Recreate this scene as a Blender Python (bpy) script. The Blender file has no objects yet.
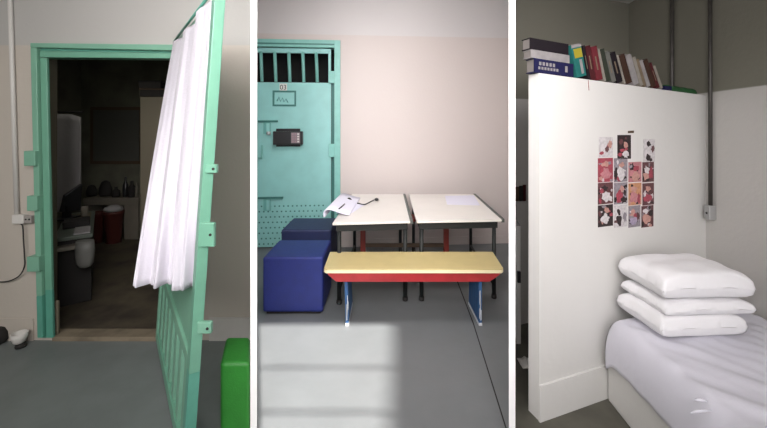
import bpy, bmesh, math, random
from mathutils import Vector, Matrix
random.seed(7)
SC = bpy.context.scene
COL = SC.collection
F, CX, HY, EYE = 360.0, 383.5, 130.0, 1.5      # focal length in px, picture centre, horizon row, eye height

# ------------------------------------------------------------------ camera
cd = bpy.data.cameras.new('camera'); cam = bpy.data.objects.new('camera', cd); COL.objects.link(cam)
cam.location = (0, 0, EYE); cam.rotation_euler = (math.pi/2, 0, 0)
cd.sensor_width = 36; cd.lens = 36*F/767; cd.shift_y = -(214-HY)/767; cd.clip_start = 0.05
SC.camera = cam
SC.view_settings.view_transform = 'Standard'; SC.view_settings.look = 'None'
SC.view_settings.exposure = 0.0; SC.view_settings.gamma = 1; SC.view_settings.use_curve_mapping = False

# ------------------------------------------------------------------ world and lights
w = bpy.data.worlds.new('world'); SC.world = w; w.use_nodes = True
w.node_tree.nodes['Background'].inputs[0].default_value = (.75, .85, 1, 1)
w.node_tree.nodes['Background'].inputs[1].default_value = .5
SUN_DIR = Vector((-.35, 1, -.61))
def light(kind, name, loc, energy, to=None, size=(1, 1), col=(1, 1, 1), angle=None, spread=None):
    l = bpy.data.lights.new(name, kind); l.energy = energy; l.color = col
    if kind == 'AREA':
        l.shape = 'RECTANGLE'; l.size, l.size_y = size
        if spread: l.spread = math.radians(spread)
    if angle: l.angle = math.radians(angle)
    o = bpy.data.objects.new(name, l); COL.objects.link(o); o.location = loc
    if to is not None: o.rotation_euler = (Vector(to)-Vector(loc)).to_track_quat('-Z', 'Y').to_euler()
    return o
light('SUN', 'sun', (4, -9, 7), 19.0, (4-.35, -8, 7-.61), angle=.6, col=(1, .96, .9))
light('AREA', 'fill_room_one', (-1.5, -1.1, 2.2), 58, (-1.5, 2.6, 1.2), (2.4, 1.2), (1, .97, .94), spread=165)  # added area light, replaces the daylight that the rear wall keeps out
light('AREA', 'fill_room_two', (0, -.3, 2.5), 46, (0.0, 4.6, 1.0), (1.6, 1.2), (1, .95, .95), spread=95)  # added frontal fill for the bench room, not a fitting there
light('AREA', 'fill_room_two_high', (0.0, 2.2, 3.35), 24, (-.1, 4.6, .6), (1.3, .8), (1, .97, .95), spread=110)  # second added fill, evens out the back wall and door
light('AREA', 'fill_inner_room', (-2.9, 3.7, 2.5), 3.0, (-3.0, 4.0, 0), (.8, .8), (1, .96, .85))  # added dim fill to lift the dark inner room
light('AREA', 'fill_room_three', (1.2, -.8, 1.1), 4.1, (1.5, 2.3, .55), (1.0, 1.0), (1, .97, .95), spread=85)  # added low fill in place of window light on the bunk

# ------------------------------------------------------------------ materials
def mat(name, col, rough=.6, metal=0, noise=0, scale=8, bump=0, bscale=60, spec=.5, var=None, sheen=0, stretch=None):
    m = bpy.data.materials.new(name); m.use_nodes = True
    nt = m.node_tree; b = nt.nodes['Principled BSDF']
    b.inputs['Roughness'].default_value = rough; b.inputs['Metallic'].default_value = metal
    b.inputs['Specular IOR Level'].default_value = spec
    if sheen: b.inputs['Sheen Weight'].default_value = sheen
    c = (*col, 1); b.inputs['Base Color'].default_value = c
    tc = nt.nodes.new('ShaderNodeTexCoord'); mp = nt.nodes.new('ShaderNodeMapping')
    nt.links.new(tc.outputs['Object'], mp.inputs[0])
    if stretch: mp.inputs['Scale'].default_value = stretch
    if noise or var:
        n = nt.nodes.new('ShaderNodeTexNoise'); n.inputs['Scale'].default_value = scale; n.inputs['Detail'].default_value = 6
        nt.links.new(mp.outputs[0], n.inputs['Vector'])
        r = nt.nodes.new('ShaderNodeValToRGB')
        c2 = (*var, 1) if var else tuple(min(1, v*(1-noise)) for v in col)+(1,)
        r.color_ramp.elements[0].color = c2; r.color_ramp.elements[1].color = c
        r.color_ramp.elements[0].position = .35; r.color_ramp.elements[1].position = .62
        nt.links.new(n.outputs[0], r.inputs[0]); nt.links.new(r.outputs[0], b.inputs['Base Color'])
    if bump:
        n2 = nt.nodes.new('ShaderNodeTexNoise'); n2.inputs['Scale'].default_value = bscale; n2.inputs['Detail'].default_value = 4
        nt.links.new(mp.outputs[0], n2.inputs['Vector'])
        bp = nt.nodes.new('ShaderNodeBump'); bp.inputs['Strength'].default_value = bump; bp.inputs['Distance'].default_value = .01
        nt.links.new(n2.outputs[0], bp.inputs['Height']); nt.links.new(bp.outputs[0], b.inputs['Normal'])
    return m
def two_tone(name, low, high, z, rough=.5):
    """wall paint in two bands that meet at height z (world metres)"""
    m = mat(name, low, rough, bump=.12, bscale=40); nt = m.node_tree; b = nt.nodes['Principled BSDF']
    g = nt.nodes.new('ShaderNodeNewGeometry'); s = nt.nodes.new('ShaderNodeSeparateXYZ'); nt.links.new(g.outputs['Position'], s.inputs[0])
    n = nt.nodes.new('ShaderNodeTexNoise'); n.inputs['Scale'].default_value = 1.6; n.inputs['Detail'].default_value = 4
    r = nt.nodes.new('ShaderNodeMapRange'); r.inputs['From Min'].default_value = z-.004; r.inputs['From Max'].default_value = z+.004
    nt.links.new(s.outputs[2], r.inputs[0])
    mx = nt.nodes.new('ShaderNodeMix'); mx.data_type = 'RGBA'
    mx.inputs[6].default_value = (*low, 1); mx.inputs[7].default_value = (*high, 1)
    nt.links.new(r.outputs[0], mx.inputs[0])
    mr = nt.nodes.new('ShaderNodeMapRange'); mr.inputs['To Min'].default_value = .95; mr.inputs['To Max'].default_value = 1.04
    nt.links.new(n.outputs[0], mr.inputs[0])
    m2 = nt.nodes.new('ShaderNodeMix'); m2.data_type = 'RGBA'; m2.blend_type = 'MULTIPLY'; m2.inputs[0].default_value = 1
    nt.links.new(mx.outputs[2], m2.inputs[6]); nt.links.new(mr.outputs[0], m2.inputs[7])
    nt.links.new(m2.outputs[2], b.inputs['Base Color'])
    return m
M = {}
M['wall_one'] = two_tone('paint_room_one', (.50, .455, .40), (.44, .43, .41), 2.105)
M['wall_two'] = two_tone('paint_room_two', (.56, .495, .475), (.57, .54, .54), 2.72)
M['wall_three'] = two_tone('paint_room_three', (.50, .485, .465), (.185, .178, .145), 1.74)
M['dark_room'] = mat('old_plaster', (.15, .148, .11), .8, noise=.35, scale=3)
M['partition'] = mat('white_gloss_paint', (.64, .63, .61), .45, noise=.04, scale=2, bump=.1, bscale=25)
M['divider'] = mat('white_partition_paint', (.93, .93, .93), .6)
M['floor_one'] = mat('grey_green_floor_paint', (.175, .195, .192), .5, noise=.12, scale=5, bump=.08, bscale=30)
M['floor_two'] = mat('grey_floor_paint', (.165, .175, .182), .45, noise=.07, scale=5, bump=.06, bscale=30)
M['floor_three'] = mat('dark_floor', (.10, .095, .075), .5, noise=.3, scale=7)
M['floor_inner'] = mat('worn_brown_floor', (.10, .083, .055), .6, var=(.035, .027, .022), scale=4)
M['sill'] = mat('worn_concrete', (.22, .18, .125), .8, noise=.35, scale=9)
M['green'] = mat('mint_green_enamel', (.15, .36, .255), .4, noise=.08, scale=10)
M['green_pale'] = mat('pale_mint_enamel', (.19, .40, .29), .4, noise=.08, scale=6)
M['green_dark'] = mat('teal_green_enamel', (.10, .33, .25), .4, noise=.1, scale=12)
M['teal'] = mat('turquoise_enamel', (.27, .56, .54), .42, noise=.10, scale=4)
M['teal_trim'] = mat('turquoise_trim', (.21, .50, .45), .42, noise=.1, scale=10)
M['teal_dark'] = mat('dark_turquoise_paint', (.04, .17, .15), .5)
M['bolt'] = mat('bolt_paint', (.15, .40, .37), .45)
M['hole'] = mat('painted_darkness', (.006, .006, .006), .9)  # flat black that paints the darkness behind the transom bars
M['curtain'] = mat('white_cotton', (.56, .54, .60), .85, bump=.15, bscale=90, sheen=.2)
M['sheet'] = mat('white_bed_sheet', (.61, .60, .67), .85, bump=.5, bscale=9, stretch=(1, 1, 1), sheen=.2)
M['pillow'] = mat('white_pillow_cotton', (.74, .73, .75), .9, bump=.35, bscale=14, sheen=.2)
M['blue'] = mat('royal_blue_vinyl', (.010, .020, .16), .55, noise=.12, scale=15, bump=.2, bscale=120)
M['navy'] = mat('navy_vinyl', (.012, .02, .08), .6, noise=.12, scale=15, bump=.2, bscale=120)
M['pouf_green'] = mat('grass_green_vinyl', (.025, .20, .025), .5, noise=.1, scale=15, bump=.2, bscale=120)
M['white_top'] = mat('cream_laminate', (.74, .70, .665), .35, noise=.03, scale=6)
M['black_metal'] = mat('black_enamel', (.008, .010, .010), .6)
M['edge'] = mat('grey_green_edging', (.10, .11, .10), .5, noise=.3, scale=20)
M['yellow'] = mat('cream_yellow_laminate', (.62, .50, .24), .35, noise=.05, scale=10)
M['yellow_edge'] = mat('pale_yellow_edging', (.88, .78, .52), .4)
M['red'] = mat('red_enamel', (.40, .028, .032), .4, noise=.15, scale=12)
M['dark_red'] = mat('dark_red_enamel', (.26, .035, .025), .5)
M['leg_blue'] = mat('worn_blue_enamel', (.018, .07, .19), .55, var=(.03, .11, .26), scale=12, stretch=(4, 4, 1))
M['chip'] = mat('bare_white_undercoat', (.6, .62, .64), .7)
M['paper'] = mat('white_paper', (.74, .72, .84), .7)
M['plastic_white'] = mat('white_plastic', (.62, .60, .57), .5)
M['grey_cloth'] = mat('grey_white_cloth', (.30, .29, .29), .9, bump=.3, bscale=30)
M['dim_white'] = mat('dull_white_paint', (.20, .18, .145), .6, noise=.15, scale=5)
M['black'] = mat('black_plastic', (.01, .01, .012), .35)
M['black_m'] = mat('matt_black', (.015, .013, .012), .8)
M['cable'] = mat('black_rubber', (.02, .018, .018), .6)
M['steel'] = mat('dull_steel', (.45, .45, .45), .4, metal=.7)
M['conduit'] = mat('old_dark_conduit', (.05, .045, .04), .5, noise=.3, scale=20)
M['red_bin'] = mat('red_plastic', (.09, .02, .015), .5)
M['keypad'] = mat('grey_keys', (.22, .17, .19), .6)
M['brown'] = mat('brown_board', (.08, .05, .03), .7)
M['mirror'] = mat('dusty_board', (.08, .08, .07), .4)
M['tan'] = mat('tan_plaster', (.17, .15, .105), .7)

# ------------------------------------------------------------------ helpers
ORG = {}
class MB:
    def __init__(s): s.bm = bmesh.new()
    def poly(s, v, f, mi=0, smooth=False):
        vs = [s.bm.verts.new(Vector(p)) for p in v]
        for q in f:
            try:
                fc = s.bm.faces.new([vs[i] for i in q]); fc.material_index = mi; fc.smooth = smooth
            except ValueError: pass
        return s
    def hexa(s, p, mi=0):   # 4 bottom then 4 top
        return s.poly(p, [(3, 2, 1, 0), (4, 5, 6, 7), (0, 1, 5, 4), (1, 2, 6, 5), (2, 3, 7, 6), (3, 0, 4, 7)], mi)
    def box(s, x0, x1, y0, y1, z0, z1, mi=0):
        return s.hexa([(x0, y0, z0), (x1, y0, z0), (x1, y1, z0), (x0, y1, z0), (x0, y0, z1), (x1, y0, z1), (x1, y1, z1), (x0, y1, z1)], mi)
    def prism(s, pts, z0, z1, mi=0):
        n = len(pts); v = [(x, y, z0) for x, y in pts]+[(x, y, z1) for x, y in pts]
        return s.poly(v, [tuple(reversed(range(n))), tuple(range(n, 2*n))]+[(i, (i+1) % n, n+(i+1) % n, n+i) for i in range(n)], mi)
    def extr(s, pts, d, mi=0):   # polygon of 3D points pushed along the vector d
        n = len(pts); d = Vector(d); v = [Vector(p) for p in pts]; v += [p+d for p in v]
        return s.poly(v, [tuple(reversed(range(n))), tuple(range(n, 2*n))]+[(i, (i+1) % n, n+(i+1) % n, n+i) for i in range(n)], mi)
    def rbox(s, c, l, wd, z0, z1, ang, mi=0):
        ca, sa = math.cos(ang), math.sin(ang)
        q = [(c[0]+a*ca-b*sa, c[1]+a*sa+b*ca) for a, b in ((-l/2, -wd/2), (l/2, -wd/2), (l/2, wd/2), (-l/2, wd/2))]
        return s.prism(q, z0, z1, mi)
    def tube(s, pts, r, seg=10, mi=0, cap=True):
        pts = [Vector(p) for p in pts]; rings = []
        rr = r if isinstance(r, (list, tuple)) else [r]*len(pts)
        for i, p in enumerate(pts):
            t = (pts[min(i+1, len(pts)-1)]-pts[max(i-1, 0)]).normalized()
            a = t.cross(Vector((0, 0, 1)) if abs(t.z) < .9 else Vector((0, 1, 0))).normalized(); b = t.cross(a)
            rings.append([s.bm.verts.new(p+(a*math.cos(2*math.pi*k/seg)+b*math.sin(2*math.pi*k/seg))*rr[i]) for k in range(seg)])
        for i in range(len(rings)-1):
            for k in range(seg):
                f = s.bm.faces.new((rings[i][k], rings[i][(k+1) % seg], rings[i+1][(k+1) % seg], rings[i+1][k])); f.smooth = True; f.material_index = mi
        if cap:
            for rg in (rings[0], rings[-1]):
                f = s.bm.faces.new(rg); f.material_index = mi
        return s
    def lathe(s, c, prof, seg=24, mi=0, sy=1):
        rings = []
        for r, z in prof:
            rings.append([s.bm.verts.new((c[0]+r*math.cos(2*math.pi*k/seg), c[1]+sy*r*math.sin(2*math.pi*k/seg), c[2]+z)) for k in range(seg)])
        for i in range(len(rings)-1):
            for k in range(seg):
                f = s.bm.faces.new((rings[i][k], rings[i][(k+1) % seg], rings[i+1][(k+1) % seg], rings[i+1][k])); f.smooth = True; f.material_index = mi
        for rg in (rings[0], rings[-1]):
            f = s.bm.faces.new(rg); f.material_index = mi
        return s
    def grid(s, nu, nv, fn, mi=0, smooth=True):
        g = [[s.bm.verts.new(Vector(fn(i/(nu-1), j/(nv-1)))) for j in range(nv)] for i in range(nu)]
        for i in range(nu-1):
            for j in range(nv-1):
                f = s.bm.faces.new((g[i][j], g[i+1][j], g[i+1][j+1], g[i][j+1])); f.smooth = smooth; f.material_index = mi
        return s
def obj(name, mb, mats, parent=None, bevel=0, seg=2, solid=0, subd=0, rot=None):
    if not isinstance(mats, (list, tuple)): mats = [mats]
    bmesh.ops.recalc_face_normals(mb.bm, faces=mb.bm.faces[:])
    if parent is None:
        xs = [v.co for v in mb.bm.verts]
        o3 = Vector(((min(c.x for c in xs)+max(c.x for c in xs))/2, (min(c.y for c in xs)+max(c.y for c in xs))/2, min(c.z for c in xs)))
    else: o3 = ORG[parent.name]
    for v in mb.bm.verts: v.co -= o3
    me = bpy.data.meshes.new(name); mb.bm.to_mesh(me); mb.bm.free()
    for m in mats: me.materials.append(m)
    o = bpy.data.objects.new(name, me); COL.objects.link(o)
    ORG[o.name] = o3
    if parent is None: o.location = o3
    else: o.parent = parent
    if solid:
        md = o.modifiers.new('solid', 'SOLIDIFY'); md.thickness = solid; md.offset = 0
    if subd:
        md = o.modifiers.new('sub', 'SUBSURF'); md.levels = md.render_levels = subd
    if bevel:
        md = o.modifiers.new('bevel', 'BEVEL'); md.width = bevel; md.segments = seg; md.limit_method = 'ANGLE'; md.angle_limit = math.radians(40)
        if seg > 2:
            for p in me.polygons: p.use_smooth = True
            wn = o.modifiers.new('wn', 'WEIGHTED_NORMAL')
    return o
def tag(o, label, cat, group=None, kind=None):
    o['label'] = label; o['category'] = cat
    if group: o['group'] = group
    if kind: o['kind'] = kind
    return o
def thing(name, loc, label, cat, group=None, kind=None):
    o = bpy.data.objects.new(name, None); COL.objects.link(o); o.location = loc; o.empty_display_size = .1
    ORG[o.name] = Vector(loc)
    return tag(o, label, cat, group, kind)
def struct(name, mb, m, label=None, **k):
    o = obj(name, mb, m, **k); o['kind'] = 'structure'
    if label: o['label'] = label
    return o
def W(px, py, Y): return Vector(((px-CX)*Y/F, Y, EYE-(py-HY)*Y/F))
def onz(px, py, z):      # where the sight line through a pixel meets the height z
    Y = (EYE-z)*F/(py-HY); return Vector(((px-CX)*Y/F, Y, z))
class Plane:
    """upright wall plane: origin (x, y), direction u along it, n towards the room"""
    def __init__(s, o, u, n=None):
        s.o = Vector(o); s.u = Vector(u).normalized(); s.n = Vector((s.u.y, -s.u.x)) if n is None else Vector(n).normalized()
    def P(s, u, z, d=0):
        q = s.o+s.u*u+s.n*d; return Vector((q.x, q.y, z))
    def px(s, px, py, d=0):
        a = (px-CX)/F; o = s.o+s.n*d
        u = (a*o.y-o.x)/(s.u.x-a*s.u.y); Y = o.y+u*s.u.y
        return u, EYE-(py-HY)*Y/F
    def box(s, mb, u0, u1, z0, z1, d0, d1, mi=0):
        q = [s.P(u0, 0, d1), s.P(u1, 0, d1), s.P(u1, 0, d0), s.P(u0, 0, d0)]
        return mb.prism([(p.x, p.y) for p in q], z0, z1, mi)
    def pbox(s, mb, x0, y0, x1, y1, d0, d1, mi=0):
        u0, za = s.px(x0, (y0+y1)/2, d1); u1, zb = s.px(x1, (y0+y1)/2, d1)
        zt = (s.px(x0, y0, d1)[1]+s.px(x1, y0, d1)[1])/2; zb = (s.px(x0, y1, d1)[1]+s.px(x1, y1, d1)[1])/2
        return s.box(mb, u0, u1, zb, zt, d0, d1, mi)
    def poly(s, mb, pts, d0, d1, mi=0):   # pixel outline standing on the plane
        q = [s.P(*s.px(x, y, d1), d1) for x, y in pts]
        return mb.extr(q, tuple(s.n*(d0-d1))+(0,), mi)
CEIL = 3.5

# ------------------------------------------------------------------ floors, dividing walls, rear wall, ceilings
aL, aR = (253.6-CX)/F, (512.1-CX)/F
D1 = 2.57
struct('floor', MB().prism([(-6, -1.3), (0, -1.3), (0, 0), (aL*(D1+.05), D1+.05), (-6, D1+.05)], -.1, 0), M['floor_one'], 'grey green painted floor in front of the open mint doorway')
struct('floor', MB().prism([(0, 0), (aR*5.2, 5.2), (aL*5.2, 5.2)], -.1, 0), M['floor_two'], 'grey painted floor under the yellow bench and blue poufs')
struct('floor', MB().prism([(0, 0), (0, -1.3), (3.4, -1.3), (3.4, 5.2), (aR*5.2, 5.2)], -.1, 0), M['floor_three'], 'dark floor beside the white bunk')
for (x0, x1, a, lab) in ((250.3, 257.0, 5.0, 'narrow white dividing wall between doorway room and bench room'), (508.8, 515.4, 5.1, 'narrow white dividing wall between bench room and bunk room')):
    Y0 = 1.7; p0, p1 = (x0-CX)*Y0/F, (x1-CX)*Y0/F; c = ((x0+x1)/2-CX)/F; hw = (p1-p0)/2
    struct('wall_divider', MB().prism([(p0, Y0), (p1, Y0), (c*a+hw, a), (c*a-hw, a)], 0, CEIL), M['divider'], lab)
# rear wall with the window the sun comes through; an added unseen blocker outside shapes the sun patch edge
m = MB(); Yr = -1.3
m.box(-6, .47, Yr-.12, Yr, 0, CEIL).box(1.75, 3.4, Yr-.12, Yr, 0, CEIL).box(.47, 1.75, Yr-.12, Yr, 0, .8).box(.47, 1.75, Yr-.12, Yr, 2.56, CEIL)
struct('wall_rear', m, M['wall_two'], 'rear wall with the sunny window')
m = MB()
for z in (2.22, 2.0): m.box(.47, 1.75, Yr-.07, Yr-.06, z-.0035, z+.0035)
struct('window_1', m, M['divider'], 'rear window bars')
m = MB(); k = 11.75
e1 = Vector((.07+.35*11.75, -9, .61*11.75)); e2 = Vector((.02+.35*10.81, -9, .61*10.81)); d = (e1-e2).normalized()
lo, hi = e2-d*9, e1+d*3
m.extr([lo, (16, -9, lo.z), (16, -9, hi.z), hi], (0, -1, 0))
struct('sun_blocker', m, M['wall_two'], 'added unseen blocker with a raked edge that trims the sun patch')
struct('ceiling', MB().box(-6, 3.4, Yr-.12, 7, CEIL, CEIL+.1), M['partition'], 'plain ceiling')
struct('wall_left', MB().box(-6.1, -6, Yr, 7, 0, CEIL), M['wall_one'], 'far side wall')

# ------------------------------------------------------------------ ROOM ONE: wall with doorway
A = Plane((0, D1), (1, 0))
# doorway outline (pixels on the wall plane, narrowing a little to the floor)
dl = lambda y: 46+(y-56)*.022          # clear opening, left side
dr = lambda y: 172-(y-56)*.040         # clear opening, right side
TOP, BOT = 56, 340
def on(pts, mb, d0, d1, mi=0): return A.poly(mb, pts, d0, d1, mi)
m = MB(); zb = 0
xl, xr = -6, (250.2-CX)*D1/F
def wp(px, py): return Vector((A.px(px, py)[0], D1, A.px(px, py)[1]))
tl, tr, bl, br = wp(dl(TOP), TOP), wp(dr(TOP), TOP), wp(dl(BOT), BOT), wp(dr(BOT), BOT); bl.z = br.z = 0
WTH = .14; sx = (55-CX)*(D1+WTH)/F; sp = lambda p: Vector((sx-(2.1-p.z)*.0, D1+WTH, p.z))
m.poly([(xl, D1, 0), bl, tl, (tl.x, D1, CEIL), (xl, D1, CEIL), (xl, D1+WTH, 0), sp(bl), sp(tl), (sx, D1+WTH, CEIL), (xl, D1+WTH, CEIL)], [(4, 3, 2, 1, 0), (5, 6, 7, 8, 9), (0, 1, 6, 5), (1, 2, 7, 6), (2, 3, 8, 7), (3, 4, 9, 8), (4, 0, 5, 9)])
m.extr([br, (xr, D1, 0), (xr, D1, CEIL), (tr.x, D1, CEIL), tr], (0, .14, 0))
m.extr([tl, tr, (tr.x, D1, CEIL), (tl.x, D1, CEIL)], (0, .14, 0))
struct('wall_front', m, M['wall_one'], 'beige two tone wall around the mint green doorway')
m = MB(); A.pbox(m, 209, 318, 250, 341, 0, .012)
struct('baseboard_front', m, mat('baseboard_paint', (.54, .52, .49), .5, noise=.05), 'raised pale baseboard beside the open door')
m = MB(); A.pbox(m, -60, 319, 33, 341, 0, .01); struct('baseboard_front', m, M['wall_one'], 'pale baseboard left of the green frame')

fr = thing('door_frame', A.P(A.px(40, 340)[0], 0), 'mint green steel door frame set in the beige wall', 'door frame', kind='structure')
def strip(f0, f1, y0, y1, d0, d1): # vertical strip between two x(y) functions
    mb = MB(); on([(f0(y1), y1), (f1(y1), y1), (f1(y0), y0), (f0(y0), y0)], mb, d0, d1); return mb
ol = lambda y: 30+(y-43)*.024
il = lambda y: 36+(y-43)*.022
gl = lambda y: 39.5+(y-43)*.022
obj('outer_lip', strip(ol, il, 47.4, 296, 0, .045), M['green_pale'], fr, .004)
obj('outer_lip', strip(ol, il, 296, 338, 0, .045), M['green_dark'], fr, .004)
obj('rebate', strip(il, gl, 53.5, 338, 0, .012), M['green_dark'], fr)
obj('inner_post', strip(gl, lambda y: dl(y)+.5, 58, 290, 0, .022), M['green'], fr, .004)
obj('inner_post', strip(gl, lambda y: dl(y)+.5, 290, 338, 0, .022), M['green_dark'], fr, .004)
m = MB(); on([(30, 47.3), (178, 50.5), (178, 44.5), (30, 42.8)], m, 0, .045); obj('head_lip', m, M['green_pale'], fr, .004)
m = MB(); on([(36, 50.5), (178, 53), (178, 49), (36, 46)], m, 0, .012); obj('head_rebate', m, M['green_dark'], fr)
m = MB(); on([(39.5, 57.3), (178, 58.5), (178, 53.2), (39.5, 50.8)], m, -.05, .03); obj('head_bar', m, M['green'], fr, .004)
obj('hinge_post', strip(lambda y: dr(y)-.5, lambda y: dr(y)+7, 46, 338, -.05, .04), M['green'], fr, .004)
for (x0, y0, x1, y1) in ((23.5, 151, 35, 166), (26.5, 196, 37, 211), (26.5, 257, 38.5, 272)):
    m = MB(); A.pbox(m, x0, y0, x1, y1, .0, .07)
    obj('bolt_keeper', m, M['green_pale'], fr, .004)
# white painted reveal lining and sill
m = MB()
e = Vector((.006, 0, 0)); f = Vector((0, .012, 0))
m.poly([bl, tl, sp(tl)+f, sp(bl)+f, bl+e, tl+e, sp(tl)+e+f, sp(bl)+e+f], [(0, 1, 2, 3), (7, 6, 5, 4), (0, 4, 5, 1), (1, 5, 6, 2), (2, 6, 7, 3), (3, 7, 4, 0)])
struct('trim_1', m, M['tan'], 'thin painted reveal inside the doorway')
m = MB(); m.prism([(bl.x+.002, D1+.018), (bl.x+.022, D1+.018), (bl.x+.022, D1+.035), (bl.x+.002, D1+.035)], .031, .27); tag(obj('wall_block', m, M['tan'], bevel=.003), 'small whitish block at the foot of the doorway reveal', 'block')
m = MB(); m.prism([(bl.x+.01, D1-.015), (br.x-.005, D1-.015), (br.x, D1+.10), (sx+.06, D1+.10)], -.02, .03)
struct('trim_2', m, M['sill'], 'worn concrete doorway sill', bevel=.006)

# inner dark room
IY0, IY1 = D1+.14, 5.3
XI = -4.45
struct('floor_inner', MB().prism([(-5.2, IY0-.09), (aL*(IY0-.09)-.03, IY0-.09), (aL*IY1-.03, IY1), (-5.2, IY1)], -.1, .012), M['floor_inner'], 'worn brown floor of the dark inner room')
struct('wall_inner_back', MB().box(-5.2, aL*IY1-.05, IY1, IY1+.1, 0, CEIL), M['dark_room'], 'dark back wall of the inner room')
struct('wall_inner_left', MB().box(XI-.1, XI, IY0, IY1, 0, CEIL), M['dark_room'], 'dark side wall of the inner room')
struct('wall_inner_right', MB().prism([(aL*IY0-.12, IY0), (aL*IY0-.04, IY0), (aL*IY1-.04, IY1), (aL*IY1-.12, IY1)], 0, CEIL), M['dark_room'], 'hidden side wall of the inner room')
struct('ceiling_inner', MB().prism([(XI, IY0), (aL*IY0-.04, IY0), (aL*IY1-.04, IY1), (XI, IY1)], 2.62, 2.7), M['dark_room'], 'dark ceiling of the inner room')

def ybox(mb, x0, y0, x1, y1, Y, dep, mi=0):      # upright box whose front face fills a pixel rectangle at depth Y
    a, b = W(x0, y1, Y), W(x1, y0, Y); return mb.box(a.x, b.x, Y, Y+dep, max(a.z, 0.0), b.z, mi)
# hanging grey sheet
def sheetf(u, v):
    Y = 3.95; px = (57.5+(80-57.5)*u); py = 114+(212-114)*v
    if u > .6: py += (u-.6)*8*(1-v)
    p = W(px-1.5*v*(1-u), py, Y); p.y += .010*math.sin(u*6)+.03*(u-.5); return p
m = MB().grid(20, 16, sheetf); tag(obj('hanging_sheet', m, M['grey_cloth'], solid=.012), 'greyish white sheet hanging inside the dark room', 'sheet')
p0, p1 = W(54, 112, 3.95), W(82, 112, 3.95)
tag(obj('hanging_rail', MB().tube([(p0.x, 3.96, p0.z), (p1.x, 3.96, p1.z)], .01), M['black_m']), 'thin dark rail the greyish sheet hangs from', 'rail')
# narrow counter
c0 = onz(54, 239, .6); ang = math.atan2(.95, -.74)
ux, uy = math.cos(ang), math.sin(ang)
ct = thing('counter', (c0.x+.2, c0.y+.5, 0), 'narrow dark counter strewn with papers inside the doorway room', 'counter')
def cq(a0, a1, b0, b1):   # along, across (b to the right)
    return [(c0.x+a*ux+b*uy, c0.y+a*uy-b*ux) for a, b in ((a0, b0), (a0, b1), (a1, b1), (a1, b0))]
obj('worktop', MB().prism(cq(0, 1.15, 0, .25), .57, .6), mat('grey_green_worktop', (.10, .12, .10), .5), ct, .004)
obj('cabinet_body', MB().prism(cq(.03, 1.1, .02, .24), .013, .568), M['black_m'], ct, .004)
obj('shelf', MB().prism(cq(-.06, .25, .02, .2), .50, .53), M['dim_white'], ct, .004)
for i, (a0, a1, b0, b1, lab, mm) in enumerate(((.04, .3, .12, .23, 'white sheet of paper at the near end of the narrow counter', M['grey_cloth']), (.55, 1.0, .04, .22, 'cream folder lying on the far half of the narrow counter', M['tan']))):
    tag(obj('paper_sheet', MB().prism(cq(a0, a1, b0, b1), .601, .612), mm), lab, 'paper')
tag(obj('dark_case', MB().prism(cq(.32, .52, .03, .22), .602, .66), M['black_m'], bevel=.006), 'flat dark case between papers on the narrow counter', 'case')
mq = W(70, 214, 3.6)
mo = thing('monitor', (mq.x, mq.y, .6), 'black monitor seen edge-on on the narrow counter', 'monitor')
m = MB(); m.extr([(mq.x-.05, 3.56, .69), (mq.x+.04, 3.68, .68), (mq.x+.05, 3.69, .95), (mq.x-.03, 3.58, .85)], (-.035, .012, 0)); obj('screen', m, M['black'], mo, .004)
m = MB(); m.box(mq.x-.06, mq.x-.02, 3.58, 3.64, .614, .75); m.box(mq.x-.1, mq.x+.03, 3.5, 3.7, .6135, .627); obj('stand', m, M['black'], mo)
cp = W(84.5, 211, 3.7); tag(obj('cup', MB().lathe((cp.x, cp.y, .613), [(.02, 0), (.03, .005), (.03, .1), (.026, .1), (.02, .01)]), M['dim_white']), 'small pale cup standing beside the black monitor', 'cup')
# white bag hanging at the counter end
b0 = W(85, 268, 2.98)
prof = [(.02, 0), (.06, .012), (.085, .05), (.095, .12), (.10, .2), (.09, .28)]
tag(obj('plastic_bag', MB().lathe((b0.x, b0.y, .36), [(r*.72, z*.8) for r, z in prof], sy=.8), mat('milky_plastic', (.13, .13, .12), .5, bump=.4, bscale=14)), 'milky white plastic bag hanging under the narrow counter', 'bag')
c = onz(71, 283, .05)
tag(obj('floor_cloth', MB().grid(14, 10, lambda u, v: (c.x+(u-.5)*.12+.01*math.sin(v*9), c.y-.35+(v-.5)*.1, .016+.035*math.sin(u*math.pi)*math.sin(v*math.pi)*(1+.3*math.sin(u*17)))), M['dim_white'], solid=.004), 'small crumpled whitish cloth on the dark inner floor', 'cloth')
# back shelf unit
BY = 4.88
bs = thing('shelf_unit', (W(110, 200, BY).x, BY+.2, 0), 'pale low shelf unit against the dark back wall', 'shelf unit')
m = MB(); ybox(m, 83, 198.5, 138, 205, BY, .38)
a, b = W(83, 205, BY), W(138, 198.5, BY)
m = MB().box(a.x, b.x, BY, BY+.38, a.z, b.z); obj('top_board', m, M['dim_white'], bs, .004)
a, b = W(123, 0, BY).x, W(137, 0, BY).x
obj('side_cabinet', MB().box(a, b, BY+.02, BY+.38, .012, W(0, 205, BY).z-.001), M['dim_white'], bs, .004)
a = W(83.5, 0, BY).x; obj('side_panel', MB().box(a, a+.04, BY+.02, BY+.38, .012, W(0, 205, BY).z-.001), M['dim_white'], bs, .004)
zt = W(0, 198.5, BY).z
def jar(px, r, h, mm, lab, cat, name='bottle', Yj=None):
    p = W(px, 0, BY+.12)
    tag(obj(name, MB().lathe((p.x, BY+.12, zt+.001), [(r*.9, 0), (r, .01), (r, h*.6), (r*.4, h*.78), (r*.4, h), (r*.2, h)]), mm), lab, cat)
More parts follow.
